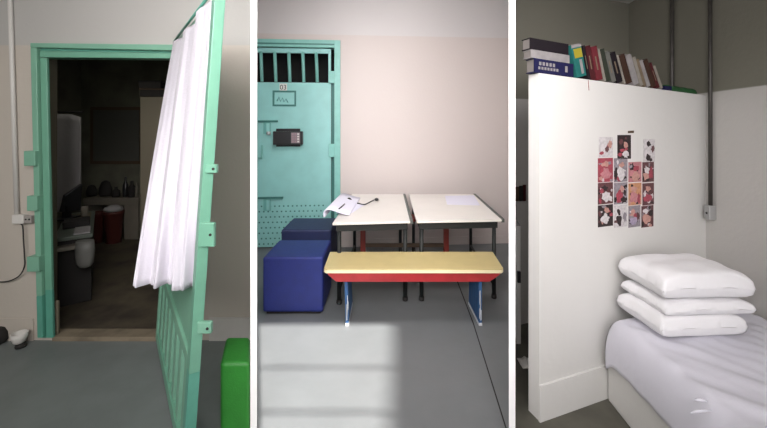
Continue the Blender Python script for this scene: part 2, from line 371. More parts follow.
def lump(px0, px1, h, lab, nm='dark_bag'):
    p = W((px0+px1)/2, 0, BY+.15); r = (px1-px0)/2*BY/F
    tag(obj(nm, MB().lathe((p.x, BY+.17, zt+.001), [(r*.8, 0), (r, .04), (r*.95, h*.5), (r*.6, h*.9), (r*.2, h)], sy=.7), M['black_m']), lab, 'bag')
lump(85, 96, .16, 'low rounded dark bag at the end of the pale shelf'); lump(98, 111, .22, 'taller dark bag standing second on the pale shelf')
jar(116, .05, .14, M['black_m'], 'short dark jar between bag and bottles on the pale shelf', 'jar', 'jar')
jar(125.5, .035, .28, M['black'], 'tall dark bottle on the pale shelf', 'bottle'); jar(132, .05, .22, M['black_m'], 'stout dark bottle at the end of the pale shelf', 'bottle')
jar(136.5, .018, .2, M['dim_white'], 'slim pale bottle at the edge of the pale shelf', 'bottle')
# red bins
for (x0, x1, yy, lab) in ((91, 103, 212, 'red plastic bin beside the counter in the dark room'), (105, 122, 211, 'red plastic bin with a white cloth on top')):
    Yb = 4.76; a = W((x0+x1)/2, 0, Yb); r = (x1-x0)/2*Yb/F; h = W(0, yy, Yb).z-.013
    tag(obj('bin', MB().lathe((a.x, a.y, .013), [(r*.72, 0), (r*.75, .01), (r*.98, h-.04), (r*1.06, h-.035), (r*1.06, h), (r*.95, h), (r*.7, .03)]), M['red_bin']), lab, 'bin', 'red plastic bins')
    if x0 == 105:
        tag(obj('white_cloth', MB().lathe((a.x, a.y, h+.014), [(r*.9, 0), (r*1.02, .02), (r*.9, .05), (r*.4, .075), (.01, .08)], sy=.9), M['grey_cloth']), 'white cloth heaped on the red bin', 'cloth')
# framed board on the back wall
bd = thing('wall_board', (W(115, 0, IY1-.03).x, IY1-.02, W(0, 163, IY1-.03).z), 'large dusty framed board on the dark back wall', 'board')
def rect(x0, y0, x1, y1, Y, dep): a, b = W(x0, y1, Y), W(x1, y0, Y); return MB().box(a.x, b.x, Y, Y+dep, a.z, b.z)
obj('board_frame', rect(90, 107, 141, 164, IY1-.03, .03), M['brown'], bd, .003); obj('pane', rect(93, 110, 139, 161, IY1-.04, .012), M['mirror'], bd)
# tall cupboard with dark boxes on top
TY = 3.9
tc = thing('tall_cupboard', (W(155, 0, TY).x, TY+.2, 0), 'tall beige cupboard standing in the dark room', 'cupboard')
a, b = W(140, 0, TY).x, W(172, 97, TY)
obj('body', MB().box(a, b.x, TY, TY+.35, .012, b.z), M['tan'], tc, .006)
obj('door', MB().box(a+.015, b.x-.01, TY-.018, TY-.001, .05, b.z-.02), M['tan'], tc, .004)
for i, (y0, y1, x0, x1) in enumerate(((88.5, 96.5, 139, 168), (80.5, 88, 138, 160))):
    p, q = W(x0, y1, TY), W(x1, y0, TY)
    bx = thing('storage_box', ((p.x+q.x)/2, TY+.15, p.z), ('lower wide black box lying on the tall beige cupboard', 'shorter black box on top of the wide box on the cupboard')[i], 'box', 'dark boxes on the cupboard')
    obj('box_body', MB().box(p.x, q.x, TY+.01, TY+.3, p.z+.002, q.z-.012), M['black_m'], bx, .003)
    obj('box_lid', MB().box(p.x-.005, q.x+.005, TY+.005, TY+.305, q.z-.0115, q.z), (M['brown'], M['black'])[i], bx)

# open leaf with curtain
HX, HYp = (169.5-CX)*(D1-.07)/F, D1-.07
LW = 1.19; lv = Vector((.757, -1)).normalized()
L = Plane((HX, HYp), lv, (-lv.y*-1*-1, -lv.x))      # placeholder normal, fixed below
L.n = Vector((lv.y, -lv.x))                         # the face turned to the doorway
tilt = Matrix.Rotation(math.radians(3.9), 4, 'Y'); piv = Vector((HX, HYp, 1.15))
def tiltmb(mb):
    for v in mb.bm.verts: v.co = piv+(tilt @ (v.co-piv))
    return mb
ZT, ZG = 2.12, .53
leaf = thing('door_1', (HX, HYp, 0), 'open mint green metal door with a slotted lower panel', 'door', kind='structure')
T = .02; LWD = .50
def lp(nm, u0, u1, z0, z1, mm, d0=-T, d1=T, bv=.003):
    m = MB(); L.box(m, u0, u1, z0, z1, d0, d1); return obj(nm, tiltmb(m), mm, leaf, bv)
lp('free_stile', LW-.055, LW, LWD, ZT, M['green'], -.022, .022); lp('free_stile', LW-.055, LW, .06, LWD, M['green_dark'], -.022, .022)
lp('hinge_stile', 0, .05, .06, ZT, M['green_pale']); lp('top_rail', .05, LW-.055, ZT-.05, ZT, M['green'])
lp('bottom_rail', .05, LW-.055, .06, .12, M['green']); lp('middle_rail', .05, LW-.055, ZG-.03, ZG+.02, M['green_pale'])
lp('steel_sheet', .05, LW-.055, ZG+.02, ZT-.05, M['green_pale'], -.006, .006, 0)
nb = 7
for i in range(nb):
    u = .05+(LW-.105)*(i+.5)/nb; lp('grille_bar', u-.034, u+.034, .12, ZG-.03, M['green_pale'], -.012, .012, .002)
# latch hardware on the free edge
LE = Plane((HX+lv.x*LW, HYp+lv.y*LW), (1, 0))
def lat(nm, x0, y0, x1, y1, mm, hole=None):
    m = MB(); YY = 1.54
    a, b = W(x0, y1, YY), W(x1, y0, YY); m.box(a.x, b.x, YY, YY+.02, a.z, b.z); o = obj(nm, m, mm, leaf, .003)
    if hole:
        c = W(*hole, YY-.003); h = MB().tube([(c.x, YY-.003, c.z), (c.x, YY+.003, c.z)], .006, 10); obj('keyhole', h, M['black_m'], o)
    return o
lat('latch_tab', 205, 164.5, 216.5, 173, M['green'], (213, 169)); lat('lock_case', 199, 223, 214, 247, M['green'], (210, 235)); lat('latch_tab', 197, 322.5, 211, 334, M['green_pale'], (207, 329))
# curtain
tlp = [L.P(.06, ZT-.03, .035), L.P(LW-.05, ZT-.0, .035)]
tlp = [piv+(tilt @ (p-piv)) for p in tlp]
TLp, TRp = tlp
BLp, BRp = W(135, 284, 1.60), W(190, 289, 1.60)
def curt(u, v):
    a = TLp.lerp(TRp, u); b = BLp.lerp(BRp, u)
    if v == 0: pass
    sag = .02*math.sin(u*math.pi*1.0)*(1-v)**6
    p = a.lerp(b, v)
    amp = .012+.013*v
    nrm = Vector((L.n.x, L.n.y, 0)).normalized().lerp(Vector((0, -1, 0)), v)
    ph = u*2*math.pi*2.6+.9*math.sin(v*2.2)+1.0*u*u
    p = p+nrm*(amp*math.sin(ph)+.35*amp*math.sin(ph*2.3+2*v)*(.4+.6*v)+.1*amp*math.sin(ph*5.1+3*v))+Vector((lv.x, lv.y, 0))*(.006*v*math.sin(ph*1.7))
    p.z -= sag+ .006*v*math.sin(u*9)
    return p
m = MB().grid(110, 50, curt)
cu = thing('curtain', (TLp.x*.5+TRp.x*.5, TLp.y*.5+TRp.y*.5, .85), 'white cotton curtain hung over the open mint green door', 'curtain')
cu.name = 'door_curtain'; ORG['door_curtain'] = Vector(cu.location)
obj('cloth', m, M['curtain'], cu, solid=.003)
m = MB().tube([TLp.lerp(TRp, -.01)+Vector((0, 0, .012)), TLp.lerp(TRp, 1.01)+Vector((0, 0, .012))], .007, 8); obj('cord', m, M['green_dark'], cu)

# conduit, socket and cord on the left wall
q0, q1 = W(8.2, -60, D1-.016), W(17, 215, D1-.016)
tag(obj('conduit_pipe', MB().tube([q0, q1], .0145, 12), M['plastic_white']), 'pale conduit pipe running down the beige wall to a socket', 'pipe')
so = thing('wall_socket', W(20, 222, D1-.02), 'white wall socket with a plug under the pale conduit', 'socket')
m = MB(); A.pbox(m, 11.5, 215, 23, 224, .001, .04); obj('socket_box', m, M['plastic_white'], so, .005)
m = MB(); A.pbox(m, 23.3, 216, 31, 223.5, .001, .035); obj('socket_face', m, mat('grey_socket', (.3, .28, .26), .5), so, .004)
for dx in (-1.8, 1.8):
    c = W(27.3+dx, 219.5, D1-.037); obj('plug_hole', MB().tube([(c.x, c.y-.001, c.z), (c.x, c.y+.002, c.z)], .006, 8), M['black_m'], so)
def smooth(pts, n=8):
    out = []; P = [Vector(p) for p in pts]
    for i in range(len(P)-1):
        a, b, c2, d2 = P[max(i-1, 0)], P[i], P[i+1], P[min(i+2, len(P)-1)]
        for k in range(n):
            t = k/n; out.append(.5*((2*b)+(c2-a)*t+(2*a-5*b+4*c2-d2)*t*t+(3*b-a-3*c2+d2)*t**3))
    return out+[P[-1]]
pts = [W(x, y, D1-.03) for x, y in ((19, 223), (22.5, 226), (23.5, 240), (24.5, 256), (24.5, 266), (20, 275), (12, 280), (4, 282), (-8, 281.5))]
tag(obj('power_cord', MB().tube(smooth(pts), .0042, 8), M['cable']), 'black power cord looping from the socket to the side', 'cord')
c = onz(19.5, 347, 0)
rl = thing('tape_roll', (c.x, c.y, 0), 'small white cup with a dark foot on the floor by the frame', 'cup'); rl.name = 'floor_cup'; ORG['floor_cup'] = Vector(rl.location)
obj('foot', MB().lathe((c.x+.01, c.y, 0), [(.03, 0), (.032, .01), (.025, .028)]), M['black_m'], rl)
obj('bowl', MB().lathe((c.x, c.y, .028), [(.02, 0), (.034, .01), (.044, .04), (.046, .07), (.04, .07), (.03, .02), (.01, .012)]), M['plastic_white'], rl)
c = onz(1, 343, 0)
tag(obj('black_bag', MB().lathe((c.x-.05, c.y, 0), [(.07, 0), (.085, .02), (.08, .07), (.06, .1), (.02, .11)], sy=.8), M['black_m']), 'black bag on the floor cut off at the picture edge', 'bag')

# green pouf, lying along the dividing wall
def pouf(pts, z, mm, nm='body', parent=None):
    return obj(nm, MB().prism(pts, .02, z), mm, parent, .02, 4)
r1, r2 = 1.70, 1.92
pf = thing('pouf', (-.74, 1.81, 0), 'grass green upholstered pouf beside the open mint door', 'pouf')
gx = lambda px, Y: (px-CX)*Y/F
gp = [(gx(220, r1), r1), (gx(250.2, r1), r1), (gx(250.2, r2), r2), (gx(226, r2), r2)]
pouf(gp, .40, M['pouf_green'], 'cushion_block', pf)
obj('base', MB().prism([(x*.995, y) for x, y in [(gx(228, 1.74), 1.74), (gx(246, 1.74), 1.74), (gx(246, 1.88), 1.88), (gx(229, 1.88), 1.88)]], 0, .025), M['black_m'], pf)

# ------------------------------------------------------------------ ROOM TWO
B = Plane((-1.593, 4.54), (3.26, .24))
u0, _ = B.px(256.5, 200); u1, _ = B.px(509.5, 200)
ud0, _ = B.px(334, 100)
m = MB()
uL = B.px(340, 100)[0]; zH = B.px(300, 40)[1]
B.box(m, uL, u1, 0, CEIL, -.12, 0); B.box(m, u0, uL, zH, CEIL, -.12, 0)
struct('wall_back', m, M['wall_two'], 'pinkish beige wall behind the two tables')
struct('dark_backing', (lambda mb: B.box(mb, u0-.3, uL+.1, 0, CEIL, -.42, -.4))(MB()), M['hole'], 'black darkness behind the barred transom')
m = MB(); B.box(m, uL, u1, 0, .1, 0, .012); struct('baseboard_back', m, M['wall_two'], 'low baseboard of the table room')
dr2 = thing('door_2', B.P((u0+uL)/2, 0), 'turquoise metal door with barred transom and a black lock box', 'door', kind='structure')
def dp(nm, x0, y0, x1, y1, d0, d1, mm, par=dr2, bv=.003):
    m = MB(); B.pbox(m, x0, y0, x1, y1, d0, d1); return obj(nm, m, mm, par, bv)
zf = 0.012
def ub(nm, ua, ub_, z0, z1, d0, d1, mm, bv=.003):
    m = MB(); B.box(m, ua, ub_, z0, z1, d0, d1); return obj(nm, m, mm, dr2, bv)
uj0, uj1 = B.px(334.3, 100, .03)[0], B.px(340.3, 100, .03)[0]
ub('jamb', uj0, uj1, 0, zH, -.1, .03, M['teal_trim']); zz = B.px(300, 40)[1]
zl = B.px(296, 47.5)[1]
ub('head_rail', u0+.01, uj0, zl, zH, -.1, .03, M['teal_trim'])
ub('head_groove', u0+.01, uj0, zl+.03, zl+.05, .0, .032, M['teal_dark'], 0)
ue = B.px(331, 150, .0)[0]
zs = B.px(296, 82.5)[1]
ub('steel_sheet', u0+.01, ue, .35, zs, -.03, .0, M['teal'])
ub('sheet_edge', ue+.002, uj0-.001, .0, zs, -.08, -.04, M['teal_dark'], 0)
ub('edge_stile', ue-.035, ue, zs, zl-.01, -.03, .0, M['teal']); ub('upper_rail', u0+.01, ue-.036, zl-.07, zl-.01, -.03, 0, M['teal'])
for x in (260.5, 274.5, 288.5, 302.5, 316):
    a = B.px(x, 47)[0]; b = B.px(x+1.2, 82)[0]
    m = MB(); m.tube([B.P(a, zl-.05, -.015), B.P(b, zs+.01, -.015)], .021, 10); obj('transom_bar', m, M['teal_trim'], dr2)
# perforated lower sheet
pm = MB(); zp = .58; nx, nz = 12, 10
ub('bottom_sheet', u0+.01, ue, .02, .349, -.03, .0, M['teal'], 0)
for i in range(19):
    for j in range(8):
        u = u0+.035+i*.055+(j % 2)*.0275; z = .06+j*.068
        if u < ue-.05:
            c = B.P(u, z, .0006); e = B.P(u, z, -.002); pm.tube([c, e], .011, 8)
pe = obj('perforation', pm, M['teal_dark'], dr2); pe['kind'] = 'stuff'
for (y0, y1) in ((71, 83), (144, 157)):
    o = dp('hinge', 328.5, y0, 334.5, y1, -.0, .045, M['teal_trim'])
np = dp('number_plate', 279.5, 83.5, 287, 91.5, .0, .004, M['plastic_white'])
fc = bpy.data.curves.new('plate_number', 'FONT'); fc.body = '03'; fc.size = .085; fc.extrude = .001; fc.align_x = 'CENTER'; fc.align_y = 'CENTER'
fo = bpy.data.objects.new('plate_number', fc); COL.objects.link(fo); fc.materials.append(M['black_m'])
uu, zz = B.px(283.2, 87.5, .006); pp = B.P(uu, zz, .006); fo.parent = np; ORG['plate_number'] = pp
fo.location = pp-ORG[dr2.name]; fo.rotation_euler = (math.pi/2, 0, math.atan2(B.u.y, B.u.x))
# framed hatch
m = MB()
for (x0, y0, x1, y1) in ((272.5, 90.5, 296, 92.3), (272.5, 104.5, 296, 106.3), (272.5, 92.3, 274.3, 104.5), (294.4, 92.3, 296, 104.5)): B.pbox(m, x0, y0, x1, y1, 0, .012)
obj('hatch_frame', m, M['teal_dark'], dr2)
m = MB()
ks = [(277, 101), (279, 97), (280.5, 101.5), (282.5, 98), (284, 102), (286, 99), (288, 102.5)]
m.tube([B.P(*B.px(x, y, .004), .004) for x, y in ks], .008, 6); obj('scratched_mark', m, mat('faint_scribble', (.09, .27, .25), .6), dr2)
# latches
def latch(x0, x1, y, yb, grp):
    o = dp('bolt_bar', x0, y-1, x1, y+1, .0, .03, M['teal_dark']); dp('bolt_plate', x0+5.5, y+1.2, x0+13, yb, .0, .02, M['bolt'])
    dp('bolt_handle', x0+8.5, y+2, x0+11.5, yb-1, .02, .045, M['teal'])
latch(257.8, 277.5, 121.3, 134, 0); latch(257.8, 283, 198, 211, 1)
m = MB(); c = B.P(*B.px(268.7, 133.5, .04), .04); m.lathe((c.x, c.y, c.z-.02), [(.02, 0), (.028, .01), (.028, .035), (.02, .045)], 12); tag(obj('padlock', m, M['steel']), 'small steel padlock hanging on the turquoise door bolt', 'padlock')
dp('pull_handle', 257.8, 157, 262.5, 159, 0, .03, M['teal_trim']); dp('pull_handle', 260.8, 145, 262.5, 157, .0, .03, M['teal_trim'])
lb = thing('lock_box', B.P(B.px(287, 147)[0], B.px(287, 147)[1], .05), 'black electronic lock box mounted on the turquoise door', 'lock box')
dp('back_plate', 276, 128.6, 300, 146.5, .0, .03, M['black'], lb, .004); dp('housing', 272.8, 131.3, 302.6, 144.8, .0305, .10, M['black'], lb, .008)
kp = dp('keypad', 291, 132.5, 300, 143.2, .1005, .106, M['keypad'], lb, .002)
for i in range(3):
    for j in range(4):
        dp('key', 291.9+i*2.7, 133.3+j*2.5, 293.7+i*2.7, 134.9+j*2.5, .1062, .11, M['plastic_white'] if i == 2 else mat('key_grey', (.3, .2, .22), .6), kp, 0)

# floor joint
j0, j1 = onz(473.5, 324, 0), onz(511, 444, 0)
a2 = onz(455, 275, 0)
m = MB(); m.prism([(j0.x-.003, j0.y), (j1.x-.004, j1.y), (j1.x+.003, j1.y), (j0.x+.004, j0.y)], 0, .0015); m.prism([(a2.x-.006, a2.y), (j0.x-.003, j0.y), (j0.x+.004, j0.y), (a2.x+.004, a2.y)], 0, .0015)
struct('trim_3', m, M['black_m'], 'dark narrow joint line across the grey floor')

# blue poufs
def bpouf(x0, x1, ybase, ytop, mm, lab, z=.468, dep=.47, yaw=0):
    Y = EYE*F/(ybase-HY); a, b = gx(x0, Y), gx(x1, Y)
    t = thing('pouf', ((a+b)/2, Y+dep/2, 0), lab, 'pouf', 'blue upholstered poufs')
    cx, cy = (a+b)/2, Y+dep/2; hw = (b-a)/2
    q = [(cx+i*hw*math.cos(yaw)-j*dep/2*math.sin(yaw), cy+i*hw*math.sin(yaw)+j*dep/2*math.cos(yaw)) for i, j in ((-1, -1), (1, -1), (1, 1), (-1, 1))]
    pouf(q, z, mm, 'upholstered_block', t)
    q = [(cx+(x-cx)*.9, cy+(y-cy)*.9) for x, y in q]; obj('base', MB().prism(q, 0, .025), M['black_m'], t)
    return t
bpouf(262.5, 323, 315, 257, M['blue'], 'bright royal blue cube pouf, the nearer one beside the yellow bench')
bpouf(281, 331, 278, 236, M['navy'], 'darker navy cube pouf standing behind the royal blue one', z=.488, dep=.5)

# two tables
ZTB = .72
def table(fl, fr_, bl_, br_, lab, legs):
    q = [onz(fl[0], fl[1], ZTB), onz(fr_[0], fr_[1], ZTB), onz(br_[0], br_[1], ZTB), onz(bl_[0], bl_[1], ZTB)]
    c = sum(q, Vector())/4
    t = thing('school_table', (c.x, c.y, 0), lab, 'table', 'white topped school tables')
    q2 = [(p.x, p.y) for p in q]
    obj('tabletop', MB().prism(q2, ZTB-.02, ZTB), M['white_top'], t, .003)
    ins = lambda f: [(c.x+(x-c.x)*f, c.y+(y-c.y)*f) for x, y in q2]
    i1, i2 = ins(.93), ins(.88)
    m = MB()
    for k in range(4):
        m.prism([i1[k], i1[(k+1) % 4], i2[(k+1) % 4], i2[k]], ZTB-.085, ZTB-.021)
    obj('apron', m, M['black_metal'], t)
    for k in (1, 2):   # side strips
        pass
    p, r = (q[1], q[2]); m = MB(); m.extr([p+Vector((-.005, 0, .004)), r+Vector((-.005, 0, .004)), r+Vector((.022, 0, .004)), p+Vector((.022, 0, .004))], (0, 0, -.03)); obj('edge_strip', m, M['edge'], t)
    i3 = ins(.87)
    for k, (x, y) in enumerate(i3):
        m = MB(); m.tube([(x, y, .03), (x, y, ZTB-.03)], .018, 10); lg = obj('leg', m, M['black_metal'], t)
        obj('foot', MB().lathe((x, y, 0), [(.022, 0), (.024, .01), (.021, .035)], 12), M['black_m'], lg)
    for s in (0, 1):
        a, b = i3[(1, 0)[s]], i3[(2, 3)[s]]; obj('stretcher', MB().tube([(a[0], a[1], .12), (b[0], b[1], .12)], .013, 8), M['black_metal'], t)
    return t
table((332.5, 223), (410.5, 221), (352, 194), (403.5, 194), 'white topped school table carrying the curled booklet and black cable', 0)
table((416.5, 221), (502, 219.5), (409, 194), (473.5, 194), 'white topped school table carrying a flat white sheet of paper', 1)
# paper and magazine and cable on the tables
q = [onz(x, y, ZTB+.001) for x, y in ((447, 204.5), (480, 205.5), (474, 195.5), (445, 196))]
tag(obj('paper_sheet', MB().prism([(p.x, p.y) for p in q], ZTB+.001, ZTB+.004), M['paper']), 'flat white sheet of paper on the school table beside the wall', 'paper')
q = [onz(x, y, ZTB+.001) for x, y in ((336, 213.5), (352, 213), (366, 204), (344, 204))]
tag(obj('paper_sheet', MB().prism([(p.x, p.y) for p in q], ZTB+.001, ZTB+.003), M['paper']), 'loose white page lying next to the curled booklet', 'paper')
pa, pb = onz(333, 216, ZTB), onz(347, 199, ZTB); dv = (pb-pa)
def book(u, v):
    base = pa+dv*v
    return base+Vector((.15-.23*math.sin(u*math.pi*.56), -.02*u, 0.012+.05*math.sin(u**1.4*math.pi*1.12)))
tag(obj('curled_booklet', MB().grid(30, 6, book), M['paper'], solid=.012), 'curled white booklet bending over the table corner', 'booklet')
cb = smooth([onz(345, 201, ZTB+.02), onz(350, 201.5, ZTB+.012), onz(357, 203, ZTB+.008), onz(364, 204.5, ZTB+.008), onz(369, 202.5, ZTB+.02), onz(374, 200, ZTB+.035)], 6)
hd = thing('desk_microphone', onz(345, 201, ZTB+.02), 'thin black cable with a black tip lying on the booklet table', 'cable'); hd.name = 'audio_cable'; ORG['audio_cable'] = Vector(hd.location)
obj('wire', MB().tube(cb, .0065, 8), M['cable'], hd)
c = onz(349, 200.8, ZTB+.02); m = MB().lathe((c.x, c.y, ZTB+.003), [(.03, 0), (.04, .012), (.028, .035), (.01, .05)], 14); obj('plug', m, M['black_m'], hd)
c = onz(376.5, 200.8, ZTB+.001); m = MB().lathe((c.x, c.y, ZTB+.002), [(.012, 0), (.024, .008), (.024, .02), (.01, .03)], 14, sy=1.3); obj('tip', m, M['black'], hd)
c = onz(340, 209, ZTB+.07); tag(obj('pen', MB().tube([onz(338.5, 209.5, ZTB+.045), onz(344.5, 204, ZTB+.05)], .006, 8), M['black']), 'dark pen lying across the curled booklet', 'pen')

# dark red bench behind the tables
YB = 4.05
rb = thing('bench', (gx(404, YB), YB, 0), 'dark red bench against the wall, mostly behind the tables', 'bench')
obj('seat', MB().box(gx(352, YB), gx(458, YB), YB-.12, YB+.1, .50, .53), M['dark_red'], rb, .004)
for x0, x1 in ((360.5, 365.5), (443.5, 448.5)): obj('leg', MB().box(gx(x0, YB), gx(x1, YB), YB-.03, YB+.03, 0, .50), M['dark_red'], rb, .004)
obj('stretcher', MB().box(gx(365.5, YB), gx(443.5, YB), YB-.012, YB+.012, .185, .225), M['brown'], rb)

# yellow topped bench
bn = thing('bench', (.26, 2.95, 0), 'low bench with cream yellow top, red apron and blue board legs', 'bench')
ZB = .442; YF, YK = 2.74, 3.13
xl_, xr_ = gx(323.5, YF), gx(504, YF)
xkl, xkr = gx(334, YK), gx(492, YK)
xkl = (xkl+xl_)/2-.02; xkr = (xkr+xr_)/2+.02
top = [(xl_, YF+.02), (xl_+.02, YF), (xr_-.02, YF), (xr_, YF+.02), (xkr, YK), (xkl, YK)]
obj('seat', MB().prism(top, ZB-.010, ZB), M['yellow'], bn, .003)
obj('edge_band', MB().prism([(xl_, YF+.02), (xl_+.02, YF-.004), (xr_-.02, YF-.004), (xr_, YF+.02), (xkr, YK), (xkl, YK)], ZB-.032, ZB-.0105), M['yellow_edge'], bn, .002)
za = ZB-.031; zb_ = EYE-(281.5-HY)*(YF+.02)/F
for yy in (YF+.012, YK-.04):
    m = MB(); f0 = gx(326.5, YF); f1 = gx(501.5, YF); g0 = gx(336, YF); g1 = gx(490, YF)
    m.extr([(f0, yy, za), (f1, yy, za), (f1-.01, yy, za-.02), (g1, yy, zb_), (g0, yy, zb_), (f0+.01, yy, za-.02)], (0, .025, 0)); obj('apron', m, M['red'], bn, .003)
for (t0, t1, b0_, b1_) in ((344, 354, 346, 351.5), (470, 482, 473, 481)):
    m = MB(); ya, yb = YF+.05, YK-.06
    A0, A1, C0, C1 = gx(t0, ya), gx(t0, ya)+.028, gx(b0_, ya), gx(b0_, ya)+.024
    if t0 > 400: A0, A1, C0, C1 = gx(t1, ya)-.028, gx(t1, ya), gx(b1_, ya)-.024, gx(b1_, ya)
    A0s = [(A0, ya, za), (A1, ya, za), (A1, yb, za), (A0, yb, za)]
    m.hexa([(C0, ya-.03, .02), (C1, ya-.03, .02), (C1, yb+.03, .02), (C0, yb+.03, .02)]+A0s)
    lg = obj('leg', m, M['leg_blue'], bn, .003)
    m = MB(); m.hexa([(C0-.001, ya-.032, 0), (C1+.001, ya-.032, 0), (C1+.001, yb+.032, 0), (C0-.001, yb+.032, 0), (C0-.001, ya-.032, .019), (C1+.001, ya-.032, .019), (C1+.001, yb+.032, .019), (C0-.001, yb+.032, .019)]); obj('worn_foot', m, M['chip'], lg)
    m = MB()
    for k in range(6):
        z0 = .04+.05*k*random.random(); xx = C0+(C1-C0)*random.uniform(.1, .8); m.box(xx, xx+.004, ya-.031, ya-.026, z0, z0+random.uniform(.05, .14))
    obj('paint_chips', m, M['chip'], lg)['kind'] = 'stuff'
m = MB(); m.box(gx(350, YF)+.02, gx(478, YF)-.01, (YF+YK)/2-.01, (YF+YK)/2+.01, zb_+.0, za); obj('centre_rail', m, M['dark_red'], bn)

# ------------------------------------------------------------------ ROOM THREE
P0 = Vector((.802, 1.856)); C = Plane(P0, (.448, .166))
uc = C.px(706, 100)[0]
ZL, ZR = 1.794, EYE-(95.5-HY)*C.P(uc, 0).y/F
ztop = lambda u: ZL+(ZR-ZL)*u/uc
TH = .075
q = lambda u, z, d: C.P(u, z, d)
m = MB(); m.extr([q(0, 0, 0), q(uc+.05, 0, 0), q(uc+.05, ztop(uc+.05), 0), q(0, ZL, 0)], tuple(C.n*-TH)+(0,))
struct('wall_partition', m, M['partition'], 'white low partition wall with photo collage and books on top')
uw = C.px(607, 390, .012)[0]
m = MB(); C.box(m, -.004, uw+.03, 0, .185, 0, .012); struct('baseboard_partition', m, M['partition'], 'white baseboard under the partition')
K = C.P(uc, 0); Rw = Plane((K.x, K.y), (-.10, -1), (-1, .1))
m = MB(); Rw.box(m, -1.2, 3.2, 0, CEIL, -.1, 0); struct('wall_right', m, M['wall_three'], 'two tone wall along the bed')
kb = Rw.P(-.86, 0); Bk = Plane((kb.x, kb.y), (-.938, -.347), (.347, -.938))
m = MB(); Bk.box(m, -.05, Bk.px(515.2, 150)[0], 0, CEIL, -.02, 0); struct('wall_far', m, M['wall_three'], 'dim wall behind the partition')
struct('ceiling_low', MB().prism([(aR*1.75+.03, 1.75), (aR*3+.03, 3), (1.25, 3.4), (2.3, 3.4), (2.15, -.3), (.9, -.3)], 2.62, 2.7), M['partition'], 'pale ceiling over the bunk room')

# bed
tb = Plane((0, 0), (1, 0))
def foot(x0, x1, yn, off=0):
    fl_ = x0; u_a = (x0-P0.x)/C.u.x; u_b = (x1-P0.x)/C.u.x
    return [(x0-.02, yn), (x1-.0, yn), (x1+.03, P0.y+C.u.y*u_b-off), (x0, P0.y+C.u.y*u_a-off)]
bedX = 1.245; wallx = lambda y: K.x+.1*(y-K.y)
bed = thing('bed', (1.65, 1.1, 0), 'built in white bunk with a white sheeted mattress', 'bed')
pl = [(bedX-.05, .25), (wallx(.25)-.005, .25), (wallx(2.25)-.005, K.y-.03), (bedX, 2.0)]
obj('platform', MB().prism(pl, 0, .25), M['partition'], bed, .01)
m = MB()
mp_ = [(bedX-.085, .28), (wallx(.28)-.012, .28), (wallx(2.25)-.02, K.y-.05), (bedX-.03, 1.965)]
zt_, zb2 = .485, .255
def mat_fn(u, v):
    # u across (0 left .. 1 wall), wraps down the left side ; v along
    a = Vector(mp_[0]).lerp(Vector(mp_[3]), v); b = Vector(mp_[1]).lerp(Vector(mp_[2]), v)
    r = .075
    if u < .25:
        s = u/.25
        ang_ = s*math.pi/2
        z = zb2+(zt_-zb2)*math.sin(ang_)**.9; off = r*(1-math.cos(ang_))
        p = a+(b-a).normalized()*(off-.012*math.sin(s*math.pi))
    else:
        s = (u-.25)/.75; p = (a+(b-a).normalized()*r).lerp(b, s); z = zt_+.012*math.sin(s*math.pi)
    z += .0035*math.sin(p.x*23+7*math.sin(p.y*5))+.003*math.sin(p.y*31+4*math.sin(p.x*9))+.002*math.sin(p.x*60+p.y*45)
    if v > .93: z -= .06*((v-.93)/.07)**2
    if v < .05: z -= .06*((.05-v)/.05)**2
    return (p.x, p.y, z)
m.grid(90, 120, mat_fn)
mt = obj('mattress', m, M['sheet'], bed, solid=.006)
m = MB(); m.prism([(p[0]+(.03 if i in (0, 3) else -.01), p[1]+(.03 if i < 2 else -.03)) for i, p in enumerate(mp_)], .252, .40); obj('mattress_core', m, M['sheet'], bed)
m = MB()
for (x, y, x2, y2) in ((733, 375, 751, 386), (693, 400, 708, 402), (690, 413, 712, 411)):
    a, b = onz(x, y, .49), onz(x2, y2, .49)
    m.tube([a, a.lerp(b, .3)+Vector((0, 0, .004)), a.lerp(b, .7)+Vector((0, 0, .004)), b], [.001, .006, .005, .001], 8)
obj('sheet_wrinkles', m, M['sheet'], bed)['kind'] = 'stuff'

def pillow(c, Lx, Wy, H, yaw, z, lab, droop=0, seed=0, tilt_=0):
    m = MB(); n = 41
    ca, sa = math.cos(yaw), math.sin(yaw); rr = random.Random(seed); ph = [rr.uniform(0, 6) for _ in range(4)]
    def f(sgn):
        def g(a, b):
            s, t = a*2-1, b*2-1
            h = H/2*((1-abs(s)**6.0)*(1-abs(t)**6.0))**.29
            pin = 1-.05*(1-t*t)*abs(s)**3; pin2 = 1-.06*(1-s*s)*abs(t)**3
            x = s*Lx/2*pin*1.0; y = t*Wy/2*pin2
            zz = z+H/2+sgn*h*(1.0 if sgn > 0 else .85)+(.003 if sgn > 0 else .001)*math.sin(s*7+ph[0]+t*3)*(1-abs(s)**4)+(.003 if sgn > 0 else .001)*math.sin(t*8+ph[1]-s*2)*(1-abs(t)**4)
            zz -= droop*(abs(s)**3+abs(t)**3*.6)*.5
            zz += tilt_*s
            return (c[0]+x*ca-y*sa, c[1]+x*sa+y*ca, zz)
        return g
    m.grid(n, n, f(1)); m.grid(n, n, f(-1)); bmesh.ops.remove_doubles(m.bm, verts=m.bm.verts[:], dist=.0006)
    return tag(obj('pillow', m, M['pillow']), lab, 'pillow', 'white pillows stacked at the head of the bed')
pillow((1.515, 1.855), .44, .31, .120, .06, .498, 'bottom white pillow of the stack, resting on the mattress', 0, 1)
pillow((1.55, 1.86), .46, .31, .080, .05, .606, 'thin middle white pillow of the stack on the bed', .01, 2)
pillow((1.54, 1.86), .46, .32, .145, .03, .680, 'topmost white pillow of the stack on the bed', .015, 3)

